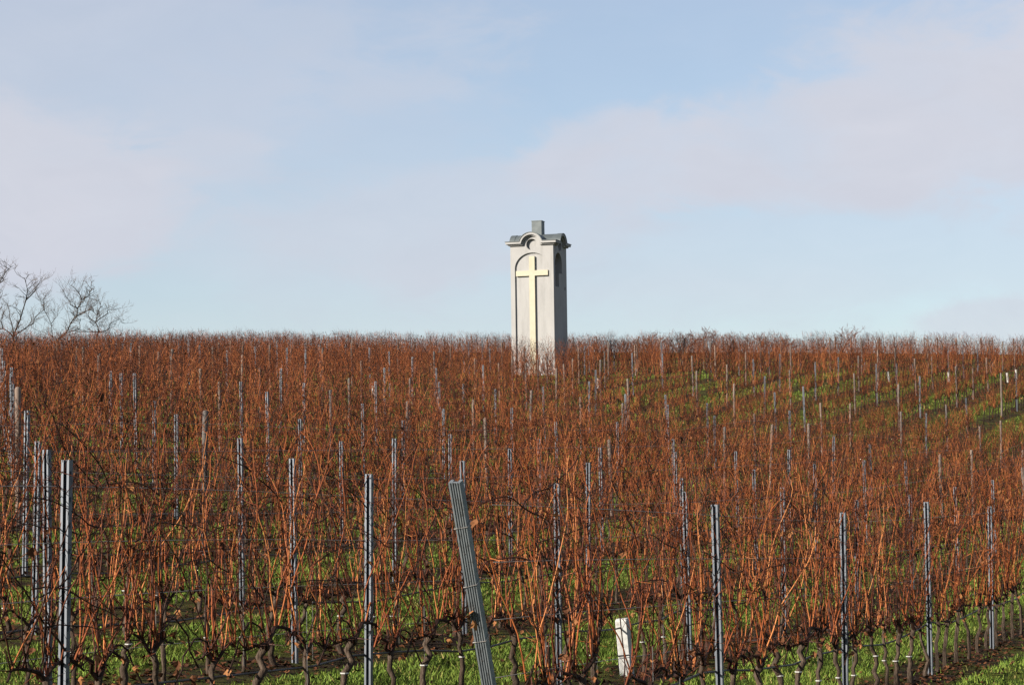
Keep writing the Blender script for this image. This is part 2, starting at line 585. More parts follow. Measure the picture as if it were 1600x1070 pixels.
def wall_side(mb, i, holes):
    f = side_mat(i)
    outer = [(-HB, -0.6), (HB, -0.6), (HB, E_Z + 0.12)] + arc_pts(0, E_Z + 0.02, ARCH_R, ARCH_R, 0, math.pi, 18) + [(-HB, E_Z + 0.12)]
    loops = [outer] + [list(reversed(h[0])) for h in holes]
    flat = [p for l in loops for p in l]
    tri = tessellate_polygon([[Vector((p[0], p[1], 0)) for p in l] for l in loops])
    vs = [f(p[0], p[1], 0) for p in flat]
    fs = []
    for t in tri:
        a, b, c = (Vector(flat[j]) for j in t)
        cr = (b - a).x * (c - a).y - (b - a).y * (c - a).x
        fs.append(tuple(t) if cr > 0 else tuple(reversed(t)))
    mb.add(vs, fs)
    for h, depth in holes:
        n = len(h)
        vs = [f(p[0], p[1], 0) for p in h] + [f(p[0], p[1], depth) for p in h]
        mb.add(vs, [(j, (j + 1) % n, n + (j + 1) % n, n + j) for j in range(n)])
        tri = tessellate_polygon([[Vector((p[0], p[1], 0)) for p in h]])
        mb.add([f(p[0], p[1], depth) for p in h], [tuple(t) for t in tri])


panel = arch_outline(0, 0.96, E_Z - 1.22, 0.84, -0.5)
circle = arc_pts(0, E_Z + 0.06, 0.30, 0.30, 0, 2 * math.pi, 28)[:-1]
window = [(0.36, E_Z - 1.45)] + arc_pts(-0.27, E_Z - 0.95, 0.63, 0.60, 0, math.pi, 18) + [(-0.90, E_Z - 2.2), (-0.22, E_Z - 2.2), (-0.22, E_Z - 1.45)]
hole = [(0.80, E_Z - 2.28), (0.95, E_Z - 2.28), (0.95, E_Z - 2.12), (0.80, E_Z - 2.12)]
mb = MB()
for i in (0, 2): wall_side(mb, i, [(panel, 0.09), (circle, 0.16)])
for i in (1, 3): wall_side(mb, i, [(window, 0.55), (hole, 0.2), (circle, 0.16)])
link('wall', mb.mesh('tower_wall', PLASTER), tower)


def cornice(i, lo, hi, r0, r1, ov, ends, name, material):
    """a band that runs level, up over the round gable and level again; r0..r1 thickness above E_Z, ov overhang"""
    f = side_mat(i)
    w = HB + ends
    ra, rb = ARCH_R + r0, ARCH_R + r1
    cz = E_Z + 0.02
    t0 = math.asin(max(min((lo) / ra, 1), -1)); t1 = math.asin(max(min((hi) / rb, 1), -1))
    n = 26
    inner = [(w, cz + lo)] + arc_pts(0, cz, ra, ra, t0, math.pi - t0, n) + [(-w, cz + lo)]
    outer = [(w, cz + hi)] + arc_pts(0, cz, rb, rb, t1, math.pi - t1, n) + [(-w, cz + hi)]
    m = len(inner)
    vs = []
    for p in inner: vs += [f(p[0], p[1], -ov), f(p[0], p[1], 0.05)]
    for p in outer: vs += [f(p[0], p[1], -ov), f(p[0], p[1], 0.05)]
    o = 2 * m
    fs = []
    for j in range(m - 1):
        a, b = 2 * j, 2 * (j + 1)
        fs += [(a, o + a, o + b, b), (a + 1, b + 1, o + b + 1, o + a + 1), (a, b, b + 1, a + 1), (o + a, o + a + 1, o + b + 1, o + b)]
    fs += [(0, 1, o + 1, o), (2 * m - 2, o + 2 * m - 2, o + 2 * m - 1, 2 * m - 1)]
    b_ = MB(); b_.add(vs, fs)
    return link(name, b_.mesh(name, material), tower)


for i in range(4):
    full = i in (0, 2)
    cornice(i, 0.0, 0.075, -0.02, 0.05, 0.10, 0.097 if full else -0.002, 'cornice_moulding', PLASTER)
    cornice(i, 0.077, 0.19, 0.052, 0.16, 0.21, 0.207 if full else -0.003, 'cornice', PLASTER)
    cornice(i, 0.192, 0.225, 0.162, 0.195, 0.24, 0.238 if full else -0.004, 'roof_edge', ROOF)
# crossing barrel roofs over a low hipped sheet
RZ = E_Z + 0.02
mb = MB()
w = HB + 0.2
zt = RZ + 0.20
ci = ARCH_R + 0.10
for sx in (-1, 1):
    for sy in (-1, 1):
        q4 = [(sx * ci, sy * ci, zt + 0.16), (sx * w, sy * ci, zt + 0.012), (sx * w, sy * w, zt), (sx * ci, sy * w, zt + 0.012)]
        mb = MB(); mb.add(q4, [(0, 1, 2, 3) if sx * sy > 0 else (3, 2, 1, 0)])
        link('roof_corner', mb.mesh('roof_corner', ROOF), tower)
for ax in (0, 1):
    mb = MB()
    rr = ARCH_R + 0.175
    arc = arc_pts(0, RZ, rr, rr, 0.2, math.pi - 0.2, 22)
    vs = []
    for (u, v) in arc:
        for s in (-1, 1):
            e = s * (HB + 0.2)
            vs.append((u, e, v) if ax == 0 else (e, u, v + 0.003))
    mb.add(vs, [(2 * j, 2 * j + 1, 2 * j + 3, 2 * j + 2) for j in range(22)])
    link('roof_vault', mb.mesh('roof_vault', ROOF, True), tower)
mb = MB()
bx = 0.275
mb.box((-bx, -bx, RZ + 0.5), (bx, bx, RZ + 1.38))
tb = link('roof_turret', mb.mesh('roof_turret', ROOF), tower)
mb = MB(); mb.box((-bx - 0.02, -bx - 0.02, RZ + 1.382), (bx + 0.02, bx + 0.02, RZ + 1.42))
link('turret_cap', mb.mesh('turret_cap', ROOF), tb)
# cross on the front
mb = MB()
f = side_mat(0)
ct, ch, cw = 0.11, E_Z - 1.48, 0.155
out = [(-cw, -0.5), (cw, -0.5), (cw, ch - 0.14), (0.89, ch - 0.14), (0.89, ch + 0.14), (cw, ch + 0.14), (cw, E_Z - 0.58), (-cw, E_Z - 0.58),
       (-cw, ch + 0.14), (-0.89, ch + 0.14), (-0.89, ch - 0.14), (-cw, ch - 0.14)]
n = len(out)
vs = [f(p[0], p[1], 0.09 - 0.005 - ct) for p in out] + [f(p[0], p[1], 0.11) for p in out]
fs = [(0, 1, 2, 5, 6, 7, 8, 11), (2, 3, 4, 5), (8, 9, 10, 11)] + [(j, n + j, n + (j + 1) % n, (j + 1) % n) for j in range(n)]
mb.add(vs, fs)
link('cross', mb.mesh('cross', CREAM), tower)

# ------------------------------------------------------------------ trellis posts
ORD = ['zeroth', 'first', 'second', 'third', 'fourth', 'fifth', 'sixth', 'seventh', 'eighth', 'ninth', 'tenth', 'eleventh', 'twelfth', 'thirteenth',
       'fourteenth', 'fifteenth', 'sixteenth', 'seventeenth', 'eighteenth', 'nineteenth', 'twentieth', 'twenty-first', 'twenty-second', 'twenty-third',
       'twenty-fourth', 'twenty-fifth', 'twenty-sixth', 'twenty-seventh', 'twenty-eighth', 'twenty-ninth', 'thirtieth', 'thirty-first', 'thirty-second']
ROT = math.atan2(CU, SU)          # local x along the rows, local y uphill


def row_name(k): return 'front row' if k == 1 else ORD[k] + ' row from the front'


def c_profile(w, d, lip, th):
    """open channel, opening towards -x"""
    h = w / 2
    return [(-d / 2, -h + lip), (-d / 2, -h), (d / 2, -h), (d / 2, -h * 0.35), (d / 2 - 0.012, -h * 0.2), (d / 2 - 0.012, h * 0.2), (d / 2, h * 0.35), (d / 2, h),
            (-d / 2, h), (-d / 2, h - lip),
            (-d / 2 + th, h - lip), (-d / 2 + th, h - th), (d / 2 - th, h - th), (d / 2 - th, h * 0.35), (d / 2 - 0.012 - th, h * 0.2), (d / 2 - 0.012 - th, -h * 0.2),
            (d / 2 - th, -h * 0.35), (d / 2 - th, -h + th), (-d / 2 + th, -h + th), (-d / 2 + th, -h + lip)]


def extrude(mb, prof, z0, z1):
    n = len(prof)
    vs = [(x, y, z0) for x, y in prof] + [(x, y, z1) for x, y in prof]
    fs = [(j, (j + 1) % n, n + (j + 1) % n, n + j) for j in range(n)]
    tri = tessellate_polygon([[Vector((x, y, 0)) for x, y in prof]])
    fs += [tuple(n + j for j in t) for t in tri]
    mb.add(vs, fs)


mb = MB(); extrude(mb, c_profile(0.056, 0.046, 0.016, 0.005), -0.4, 2.0)
POST_ME = mb.mesh('steel_post', STEEL)
mb = MB()
for z in np.arange(0.62, 1.95, 0.16):
    for s in (-1, 1):
        y = s * 0.029
        mb.box((-0.006, min(y, y + s * 0.010), z), (0.006, max(y, y + s * 0.010), z + 0.03))
HOOK_ME = mb.mesh('wire_hooks', STEEL)
WOOD_ME = []
for v in range(4):
    mb = MB(); r_ = rng.uniform(0.038, 0.05)
    mb.tube([(rng.uniform(-.01, .01), rng.uniform(-.01, .01), z) for z in (-0.4, 0.2, 0.7, 1.2, 1.7, 1.97)] + [(0, 0, 1.99)], [r_ * 1.05, r_, r_, r_ * .98, r_ * .96, r_ * .94, r_ * .7], 8)
    WOOD_ME.append(mb.mesh('wooden_post', WOOD, True))

XMARG = 160
K_ROWS = 28
row_posts, row_vines = {}, {}
Q0 = 12.56
rows_rng = random.Random(3)
for k in range(1, K_ROWS + 1):
    p = row_p(k)
    if k == 1: q_ph = 18.8 * CU + (18.8 * SU - P0) / CU * SU
    else: q_ph = Q0 + 3.93 * (k - 2) - (0.10 if k == 2 else 0)
    q_ph = q_ph % PSP
    posts, vines = [], []
    n = 0
    q = q_ph - 3 * PSP
    while q < 175:
        x, y = world_xy(p, q)
        if 6 < y < 150:
            z = gz(x, y)
            pr_ = project(x, y, z + 2)
            if pr_ and -XMARG - 2500 / y < pr_[0] < 1600 + XMARG + 2500 / y and not (k == 1 and y < 17):
                posts.append((q, x, y, z, pr_))
        q += PSP
    row_posts[k] = posts
    q = q_ph - 3 * PSP + VSP * 0.5
    i = 0
    while q < 192:
        qq = q + rows_rng.uniform(-0.07, 0.07)
        x, y = world_xy(p, qq)
        if 6 < y < 152:
            pr_ = project(x, y, gz(x, y) + 1.5)
            continue_ = False
            if pr_ and -XMARG - 4500 / y < pr_[0] < 1600 + XMARG + 2500 / y and not (k == 1 and y < 14.3) and rows_rng.random() > 0.035:
                dT = math.hypot(x - T_X, y - T_Y)
                young = 76 < y + 3 * math.sin(x * .35) < 107 and pr_[0] > 900
                if young and rows_rng.random() < 0.15: continue_ = True
                else: continue_ = dT < 9 and y < T_Y and rows_rng.random() < 0.55
                if k == 1 and abs(project(x, y, gz(x, y) + 0.8)[0] - 985) < 30: continue_ = True
                if k == 2 and abs(project(x, y, gz(x, y) + 0.3)[0] - 980) < 20: continue_ = True
                if dT > 2.2 and not continue_:
                    vines.append((qq, x, y, gz(x, y), pr_))
        q += VSP
    row_vines[k] = vines

all_posts = []
for k, posts in row_posts.items():
    cnt = 0
    for (q, x, y, z, pr_) in posts:
        inframe = -5 < pr_[0] < 1605
        if inframe: cnt += 1
        if math.hypot(x - T_X, y - T_Y) < 2.0: continue
        all_posts.append((y, k, cnt if inframe else None, q, x, y, z, pr_))
all_posts.sort(key=lambda a: a[0])
prng = random.Random(21)
n_post = 0
rest_posts = []
for (_, k, c, q, x, y, z, pr_) in all_posts:
    wood = y > 30 and prng.random() < (0.25 if y < 60 else 0.6)
    if y > 62 and prng.random() < 0.22: continue
    if n_post >= 295 or c is None:
        rest_posts.append((x, y, z)); continue
    n_post += 1
    tilt = (prng.gauss(0, 0.012), prng.gauss(0, 0.012))
    zz = z + (prng.uniform(-0.06, 0.06) if y < 34 else prng.uniform(-0.42, -0.08))
    if wood:
        o = link('wooden_post', prng.choice(WOOD_ME), loc=(x, y, zz), rotz=prng.uniform(0, 6.28))
        kindtxt = 'weathered grey wooden'
    else:
        o = link('steel_post', POST_ME, loc=(x, y, zz))
        kindtxt = 'galvanised steel'
        if y < 40:
            h = link('wire_hooks', HOOK_ME, o); h['kind'] = 'stuff'
    o.rotation_euler = (tilt[0], tilt[1], ROT + (prng.uniform(0, 6) if wood else prng.uniform(-0.12, 0.12)))
    lab = f'{kindtxt} trellis post, {ORD[c]} from the left in the {row_name(k)}'
    tag(o, lab, 'post', 'trellis posts along the vine rows')
if rest_posts:
    mb = MB()
    for (x, y, z) in rest_posts:
        mb.tube([(x, y, z - 0.2), (x, y, z + 1.95)], 0.035, 4)
    tag(link('far_trellis_posts', mb.mesh('far_trellis_posts', WOOD)), 'grey trellis posts of the farthest rows and beyond the picture edges', 'posts', kind='stuff')

# leaning grooved end post of the front row
prof = []
wE, dE, ng = 0.074, 0.055, 5
hE = wE / 2
for g in range(ng):                # ridged face towards -x
    y0 = -hE + wE * g / ng; y1 = -hE + wE * (g + 1) / ng
    prof += [(-dE / 2, y0 + 0.002), (-dE / 2, y1 - 0.007), (-dE / 2 + 0.006, y1 - 0.005), (-dE / 2 + 0.006, y1)]
prof = [(x, y) for x, y in prof] + [(dE / 2, hE), (dE / 2, hE - 0.02), (dE / 2 - 0.03, hE - 0.02), (dE / 2 - 0.03, -hE + 0.02), (dE / 2, -hE + 0.02), (dE / 2, -hE)]
mb = MB(); extrude(mb, list(reversed(prof)), -0.45, 2.15)
ex, ey = -0.052, 14.0
endpost = link('end_post', None, loc=(ex, ey, gz(ex, ey)))
endpost.rotation_euler = (0, R(-22.0), ROT)
tag(endpost, 'leaning grey ribbed steel end post, tilted to the left, of the front row', 'post')
endpost.rotation_mode = 'XYZ'
link('post_profile', mb.mesh('post_profile', ZINC), endpost)
hm = MB(); hm.tube([(-dE / 2 - 0.0012, 0, 0), (-dE / 2 + 0.004, 0, 0)], 0.006, 8)
HOLE_ME = hm.mesh('hole_disc', HOSE)  # dark disc, its black colour stands for the shade in a drilled hole
for z in np.arange(0.35, 2.2, 0.17):
    b_ = link('hole_disc', HOLE_ME, endpost, (0, 0.004, z))
mb = MB(); mb.tube([(-dE / 2 - .006, -hE - .006, 1.52), (-dE / 2 - .006, hE + .006, 1.50), (dE / 2 + .006, hE + .006, 1.53), (dE / 2 + .006, -hE - .006, 1.53), (-dE / 2 - .006, -hE - .006, 1.52)], 0.003, 4)
link('wire_loop', mb.mesh('wire_loop', WIRE), endpost)
for zl in (0.82, 1.16, 1.88):
    mb = MB(); mb.tube([(-dE / 2 - .005, -hE - .005, zl), (-dE / 2 - .005, hE + .005, zl - .012), (dE / 2 + .005, hE + .005, zl + .01), (dE / 2 + .005, -hE - .005, zl + .012), (-dE / 2 - .005, -hE - .005, zl)], 0.0026, 4)
    link('wire_loop', mb.mesh('wire_loop', WIRE), endpost)
mb = MB(); leaf_r = random.Random(4)


# ------------------------------------------------------------------ grapevines
def smooth_noise(r, n, amp):
    a = [r.gauss(0, amp) for _ in range(n)]
    return a


def leaf_geo(mb, r, pos, size, tint, droop=True):
    """a dried, curled vine leaf: seven-pointed blade folded along its midrib"""
    yaw = r.uniform(0, 2 * math.pi)
    rot = Matrix.Rotation(yaw, 3, 'Z') @ Matrix.Rotation(r.uniform(0.6, 1.9) if droop else r.uniform(-0.5, 0.5), 3, 'Y') @ Matrix.Rotation(r.uniform(-.6, .6), 3, 'X')
    curl = r.uniform(0.35, 0.9)
    out = [(0, 0.0), (0.28, 0.30), (0.55, 0.42), (0.62, 0.20), (1.0, 0.08), (0.95, 0), (1.0, -0.08), (0.62, -0.20), (0.55, -0.44), (0.26, -0.32)]
    vs = [(0.35, 0, 0.0)] + [(x, y, curl * (y * y * 2.0 + (x - .4) ** 2 * 0.5) + r.uniform(-.07, .07)) for x, y in out]
    vs = [Vector(pos) + rot @ (Vector(v) * size) for v in vs]
    n = len(out)
    mb.add(vs, [(0, 1 + j, 1 + (j + 1) % n) for j in range(n)], tint)


def cane_geo(mb, r, start, L, lod, tint):
    """one shoot: rises between the wires, kinked at the nodes, with a few laterals"""
    step = {0: 0.09, 1: 0.17, 2: 0.30}[lod]
    n = max(3, int(L / step))
    p = Vector(start)
    lean = Vector((r.gauss(0, 0.30), r.gauss(0, 0.08), 1.0))
    if r.random() < 0.24: lean.x += r.choice((-1, 1)) * r.uniform(0.3, 0.75)
    d = lean.normalized()
    pts = [p.copy()]
    for i in range(n):
        kink = (0.11, 0.17, 0.27)[lod]
        d = (d + Vector((r.gauss(0, kink), r.gauss(0, kink * .8), 0.03))).normalized()
        d.y -= p.y * 0.22
        if p.z > 1.85: d += Vector((r.gauss(0, .14), r.gauss(0, .12), -0.10))
        d.normalize()
        p = p + d * step
        pts.append(p.copy())
    r0 = r.uniform(0.0046, 0.0084) * (1.0, 1.0, 1.05)[lod]
    rad = [r0 * (1 - 0.62 * i / n) for i in range(n + 1)]
    mb.tube(pts, rad, (5, 4, 3)[lod], tint, cap=False)
    # laterals and tendrils
    for i in range(1, n):
        pr = {0: 0.42, 1: 0.6, 2: 0.95}[lod]
        if r.random() < pr:
            a = pts[i]
            ll = r.choice((0.05, 0.08, 0.14, 0.22, 0.34)) * r.uniform(0.7, 1.3)
            dr = Vector((r.choice((-1, 1)) * r.uniform(.3, 1), r.gauss(0, .35), r.uniform(-.15, .9))).normalized()
            if ll > 0.2 and lod < 2:
                m_ = a + dr * ll * .5
                e = m_ + (dr + Vector((r.gauss(0, .3), r.gauss(0, .25), r.uniform(-.2, .5)))).normalized() * ll * .5
                mb.tube([a, m_, e], [r0 * .5, r0 * .38, r0 * .2], 3, tint * r.uniform(.7, 1.05), cap=False)
                if r.random() < .6:
                    mb.spike(m_, m_ + Vector((r.gauss(0, .08), r.gauss(0, .05), r.uniform(.02, .14))), r0 * .3, tint * .8)
            else:
                mb.spike(a, a + dr * ll, r0 * .45, tint * r.uniform(.65, 1.05))
    return pts


def build_variant(seed, lod):
    r = random.Random(seed)
    parts = {'trunk': None, 'arm': [], 'cane': [], 'leaf': []}
    headz = r.uniform(0.60, 0.72)
    bend = r.gauss(0, 0.085); lean_t = r.gauss(0, 0.07)
    ns = (9, 5, 3)[lod]
    tp = []
    for i in range(ns + 1):
        t = i / ns
        tp.append((lean_t * t + bend * math.sin(t * 3.0) + r.gauss(0, .013), r.gauss(0, .013) + 0.02 * math.sin(t * 5), -0.06 + t * (headz + 0.06)))
    r0 = r.uniform(0.017, 0.027)
    rad = [r0 * (1.25 - 0.35 * i / ns) * r.uniform(.8, 1.22) for i in range(ns + 1)]
    rad[-1] *= 1.25
    mb = MB(); mb.tube(tp, rad, (8, 5, 4)[lod], 0.06)
    parts['trunk'] = mb
    parts['tie_z'] = r.uniform(0.33, 0.5)
    parts['tie_at'] = tp[int(ns * parts['tie_z'] / headz)] if ns > 5 else (0, 0, .4)
    parts['tie_r'] = r0 * 1.22
    head = Vector(tp[-1])
    arms = []
    for s in (-1, 1):
        pts = [head - Vector((0, 0, 0.03))]
        L = r.uniform(0.30, 0.44)
        na = (6, 4, 2)[lod]
        up = r.uniform(-0.02, 0.14)
        for i in range(1, na + 1):
            t = i / na
            pts.append(head + Vector((s * L * t, r.gauss(0, .02), up * math.sin(t * 2.6) + r.gauss(0, .022))))
        mb = MB(); mb.tube(pts, [r0 * (.78 - .45 * i / na) * r.uniform(.75, 1.25) for i in range(na + 1)], (6, 4, 3)[lod], 0.14)
        parts['arm'].append(mb); arms.append(pts)
    nc = r.randint(*((11, 16), (13, 17), (14, 18))[lod])
    for c in range(nc):
        a = arms[c % 2]
        j = r.randrange(0, len(a) - 1)
        st = a[j].lerp(a[j + 1], r.random())
        tint = min(1.0, max(0.25, r.gauss(0.62, 0.20)))
        if r.random() < 0.27: tint = r.uniform(0.05, 0.34)  # dark old canes, their share raised to stand in for canopy shade
        mb = MB()
        L = min(1.75, max(0.35, r.gauss(1.24, 0.34)))
        cp = cane_geo(mb, r, st, L, lod, tint)
        parts['cane'].append(mb)
        if r.random() < (0.5 if lod < 2 else 0.35):
            q_ = cp[r.randrange(1, len(cp))]
            ml = MB(); leaf_geo(ml, r, q_, r.uniform(0.04, 0.085), r.uniform(0.05, 0.72))
            parts['leaf'].append(ml)
    # thin tangled side shoots through the canopy
    tw = MB()
    for c in range((70, 56, 40)[lod]):
        a = Vector((r.uniform(-.42, .42), r.gauss(0, .07), 0.80 + 1.2 * r.random() ** 0.55))
        d = Vector((r.choice((-1, 1)) * r.uniform(.2, 1), r.gauss(0, .3), r.gauss(.3, .7))).normalized()
        ll = r.uniform(.10, .42)
        m_ = a + d * ll * .5 + Vector((r.gauss(0, .02), r.gauss(0, .02), r.gauss(0, .025)))
        d2 = (d + Vector((r.gauss(0, .45), r.gauss(0, .3), r.gauss(.1, .45)))).normalized()
        tt = r.uniform(.04, .58) if lod == 0 else r.choice((r.uniform(.02, .3), r.uniform(.35, .85)))
        rr = r.uniform(.0020, .0038) * (1, 1.2, 1.7)[lod]
        if lod < 2: tw.tube([a, m_, m_ + d2 * ll * .5], [rr, rr * .8, rr * .4], 3, tt, cap=False)
        else: tw.spike(a, a + (d + d2) * ll * .5, rr, tt)
    parts['twigs'] = tw
    # short spurs crowding the head
    for c in range((44, 28, 9)[lod]):
        a = arms[c % 2]
        st = a[r.randrange(0, len(a) - 1)]
        mb = parts['arm'][c % 2]
        mb.spike(st, st + Vector((r.gauss(0, .10), r.gauss(0, .07), r.uniform(-.10, .24))), 0.006, r.uniform(.1, .45))
    # an arched old cane, tied down to the lower wire
    if r.random() < 0.6:
        s = r.choice((-1, 1))
        pts = [head + Vector((s * 0.62 * t, r.gauss(0, .01), 0.20 * math.sin(t * 3.3) - 0.12 * t * t)) for t in np.linspace(0, 1, (9, 6, 4)[lod])]
        mb = MB(); mb.tube(pts, 0.007, (5, 4, 3)[lod], 0.16, cap=False)
        parts['cane'].append(mb)
    # long dark canes wandering sideways through the wires
    for c in range((4, 3, 2)[lod]):
        p_ = Vector((r.uniform(-.4, .4), r.gauss(0, .05), r.uniform(0.75, 1.8)))
        d_ = Vector((r.choice((-1, 1)), r.gauss(0, .15), r.gauss(.25, .4))).normalized()
        ww = [p_.copy()]
        for i in range((8, 5, 3)[lod]):
            d_ = (d_ + Vector((r.gauss(0, .12), r.gauss(0, .12) - p_.y * .4, r.gauss(-.04, .16)))).normalized()
            p_ = p_ + d_ * (r.uniform(.5, 1.0) / (8, 5, 3)[lod])
            ww.append(p_.copy())
        mb = MB(); mb.tube(ww, [.0055 * (1 - .5 * i / len(ww)) for i in range(len(ww))], (5, 4, 3)[lod], r.uniform(.05, .4), cap=False)
        parts['cane'].append(mb)
    # a clump of withered leaves low in the canopy
    for c in range((r.randint(7, 13), r.randint(5, 9), 3)[lod]):
        ml = MB()
        leaf_geo(ml, r, (r.uniform(-.38, .38), r.gauss(0, .05), r.uniform(0.55, 0.85)), r.uniform(0.04, 0.085), r.uniform(0.05, 0.8))
        parts['leaf'].append(ml)
    return parts


ml = MB(); leaf_geo(ml, leaf_r, (-dE / 2 - 0.02, 0.0, 1.36), 0.085, 0.7); leaf_geo(ml, leaf_r, (-dE / 2 - 0.02, 0.01, 1.30), 0.07, 0.8)
tag(link('withered_leaf', ml.mesh('withered_leaf', LEAF), loc=endpost.location), 'curled brown leaf clinging to the leaning end post', 'leaf').rotation_euler = endpost.rotation_euler
NEAR_V = []
for s in range(9):
    v = build_variant(100 + s, 0)
    d = {'trunk': v['trunk'].mesh('trunk', BARK, True), 'arm': [m_.mesh('cordon_arm', VINE) for m_ in v['arm']], 'cane': [m_.mesh('cane', VINE, True) for m_ in v['cane']],
         'leaf': [m_.mesh('leaf', LEAF) for m_ in v['leaf']], 'twigs': v['twigs'].mesh('side_shoots', VINE)}
    mb = MB(); tx, ty, tz = v['tie_at']
    mb.tube([(tx, ty, tz - .004), (tx, ty, tz + .006)], v['tie_r'] * 1.12, 8)
    d['tie'] = mb.mesh('tie', WPLAST)
    mb = MB(); mb.tube([(0.035, 0.02, -0.1), (0.04, 0.02, 0.95)], 0.004, 4)
    d['stake'] = mb.mesh('stake', WIRE)
    NEAR_V.append(d)


def joined(ms):
    m = MB()
    for a in ms: m.merge(a)
    return m


MID_V = []
for s in range(14):
    v = build_variant(300 + s, 1)
    MID_V.append({'trunk': joined([v['trunk']]).mesh('trunk', BARK), 'wood': joined(v['arm'] + v['cane'] + [v['twigs']]).mesh('canes', VINE), 'leaf': joined(v['leaf']).mesh('leaves', LEAF)})
FAR_V = []
for s in range(14):
    v = build_variant(600 + s, 2)
    m = joined([v['trunk']] + v['arm'] + v['cane'] + [v['twigs']])
    FAR_V.append((m.tris(), joined(v['leaf']).tris()))

vl = []
for k, vs in row_vines.items():
    pq = [a for a in row_posts[k]]
    inq = [a[0] for a in pq if -5 < a[4][0] < 1605]
    for (q, x, y, z, pr_) in vs:
        before = [a for a in inq if a <= q]
        vl.append([y, k, q, x, y, z, pr_, len(before), max(before) if before else None, min(inq) if inq else None])
vl.sort(key=lambda a: a[0])
chosen, rest = [], []
for a in vl:
    infr = -140 < a[6][0] < 1660
    if infr and len(chosen) < 300: chosen.append(a)
    else: rest.append(a)
# ordinal of each vine after its post
cnts = {}
vr = random.Random(5)
n_near = 0
for a in sorted(chosen, key=lambda a: (a[1], a[2])):
    _, k, q, x, y, z, pr_, nb, qp, qmin = a
    key = (k, nb)
    cnts[key] = cnts.get(key, 0) + 1
    a.append(cnts[key])
for a in chosen:
    _, k, q, x, y, z, pr_, nb, qp, qmin, j = a
    if k == 1 and nb == 0:
        lab = f'bare reddish grapevine, {ORD[j]} to the right of the leaning end post, front row'
    elif nb == 0:
        tot = cnts[(k, 0)]
        m_ = tot - j + 1
        lab = f'bare reddish grapevine, {ORD[m_]} to the left of the first post, {row_name(k)}'
    else:
        lab = f'bare reddish grapevine, {ORD[j]} after the {ORD[nb]} post from the left, {row_name(k)}'
    root = link('grapevine', None, loc=(x, y, z), rotz=ROT + (math.pi if vr.random() < .5 else 0) + vr.gauss(0, .04))
    s = vr.uniform(0.90, 1.10)
    root.scale = (vr.uniform(.92, 1.08), 1.0, s)
    tag(root, lab, 'grapevine', 'grapevines tied along the trellis rows')
    if y < 27:
        n_near += 1
        d = vr.choice(NEAR_V)
        t = link('trunk', d['trunk'], root)
        if vr.random() < .75: link('tie', d['tie'], t)
        if vr.random() < .45: link('stake', d['stake'], root)
        for m_ in d['arm']: link('cordon_arm', m_, root)
        for m_ in d['cane']: link('cane', m_, root)
        for m_ in d['leaf']: link('leaf', m_, root)
        o = link('side_shoots', d['twigs'], root); o['kind'] = 'stuff'
    else:
        d = vr.choice(MID_V)
        link('trunk', d['trunk'], root)
        o = link('canes', d['wood'], root); o['kind'] = 'stuff'
        o = link('leaves', d['leaf'], root); o['kind'] = 'stuff'
for which, material, name, lab, cat in ((0, VINE, 'far_grapevines', 'bare reddish grapevines of the farther rows up to the crest', 'grapevines'),
                                        (1, LEAF, 'far_vine_leaves', 'withered brown leaves hanging in the farther vine rows', 'leaves')):
    Vs, Fs, Ts = [], [], []
    b = 0
    r2 = random.Random(9)
    for a in rest:
        fv = r2.choice(FAR_V)[which]
        sx = r2.choice((-1, 1)) * r2.uniform(.92, 1.08); sz = r2.uniform(.86, 1.12) * (0.86 if 76 < a[4] + 3 * math.sin(a[3] * .35) < 107 and a[6][0] > 900 else 1)
        V, F, T = fv
        c, s = math.cos(ROT), math.sin(ROT)
        lx, ly = V[:, 0] * sx, V[:, 1]
        Vs.append(np.c_[a[3] + lx * c - ly * s, a[4] + lx * s + ly * c, a[5] + V[:, 2] * sz])
        Fs.append(F + b); b += len(V)
        Ts.append(np.clip(T * r2.uniform(.88, 1.1), 0, 1))
    o = link(name, mesh_from_arrays(name, np.concatenate(Vs), np.concatenate(Fs), np.concatenate(Ts), material))
    tag(o, lab, cat, kind='stuff')
print('vines', len(vl), 'individual', len(chosen), 'near', n_near, 'posts', len(all_posts), n_post)

# ------------------------------------------------------------------ hose and wires
wr = random.Random(8)


def run_wire(name, k, h, rad, material, lab, cat, sag, sides=5):
    p = row_p(k)
    qs = [a[0] for a in row_vines[k]]
    if not qs: return
    q0, q1 = min(qs) - 0.4, max(qs) + 0.4
    if k == 1: q0 = world_q(ex, ey) + 0.1
    n = int((q1 - q0) / 0.75)
    pts_ = []
    for i in range(n + 1):
        q = q0 + (q1 - q0) * i / n
        x, y = world_xy(p + 0.03 + wr.gauss(0, 0.008 if sag else 0.002), q)
        if y > 75: break
        ph_ = ((q - row_posts[k][0][0]) / PSP) % 1.0
        pts_.append((x, y, gz(x, y) + h - sag * 4 * ph_ * (1 - ph_) + (wr.gauss(0, 0.012) if sag else 0)))
    if len(pts_) < 3: return
    m = MB(); m.tube(pts_, rad, sides)
    tag(link(name, m.mesh(name, material, True)), lab, cat, 'wires and hoses along the rows')


def world_q(x, y): return x * SU + y * CU


for k in range(1, 9):
    run_wire('drip_hose', k, 0.60, 0.010, HOSE, f'black drip irrigation hose strung low along the {row_name(k)}', 'hose', 0.07, 6)
for k in range(1, 6):
    for h, nm in ((0.80, 'lowest'), (1.15, 'middle'), (1.50, 'upper'), (1.85, 'topmost')):
        run_wire('trellis_wire', k, h, 0.0028, WIRE, f'{nm} thin steel trellis wire of the {row_name(k)}', 'wire', 0.0, 3)

# ------------------------------------------------------------------ white stubs among the rows
def place_px(x, k):
    """ground point of row k in the direction of pixel column x"""
    t = (x - 800) / FPX
    Y = row_p(k) / (SU - CU * t)
    X = Y * t
    return X, Y


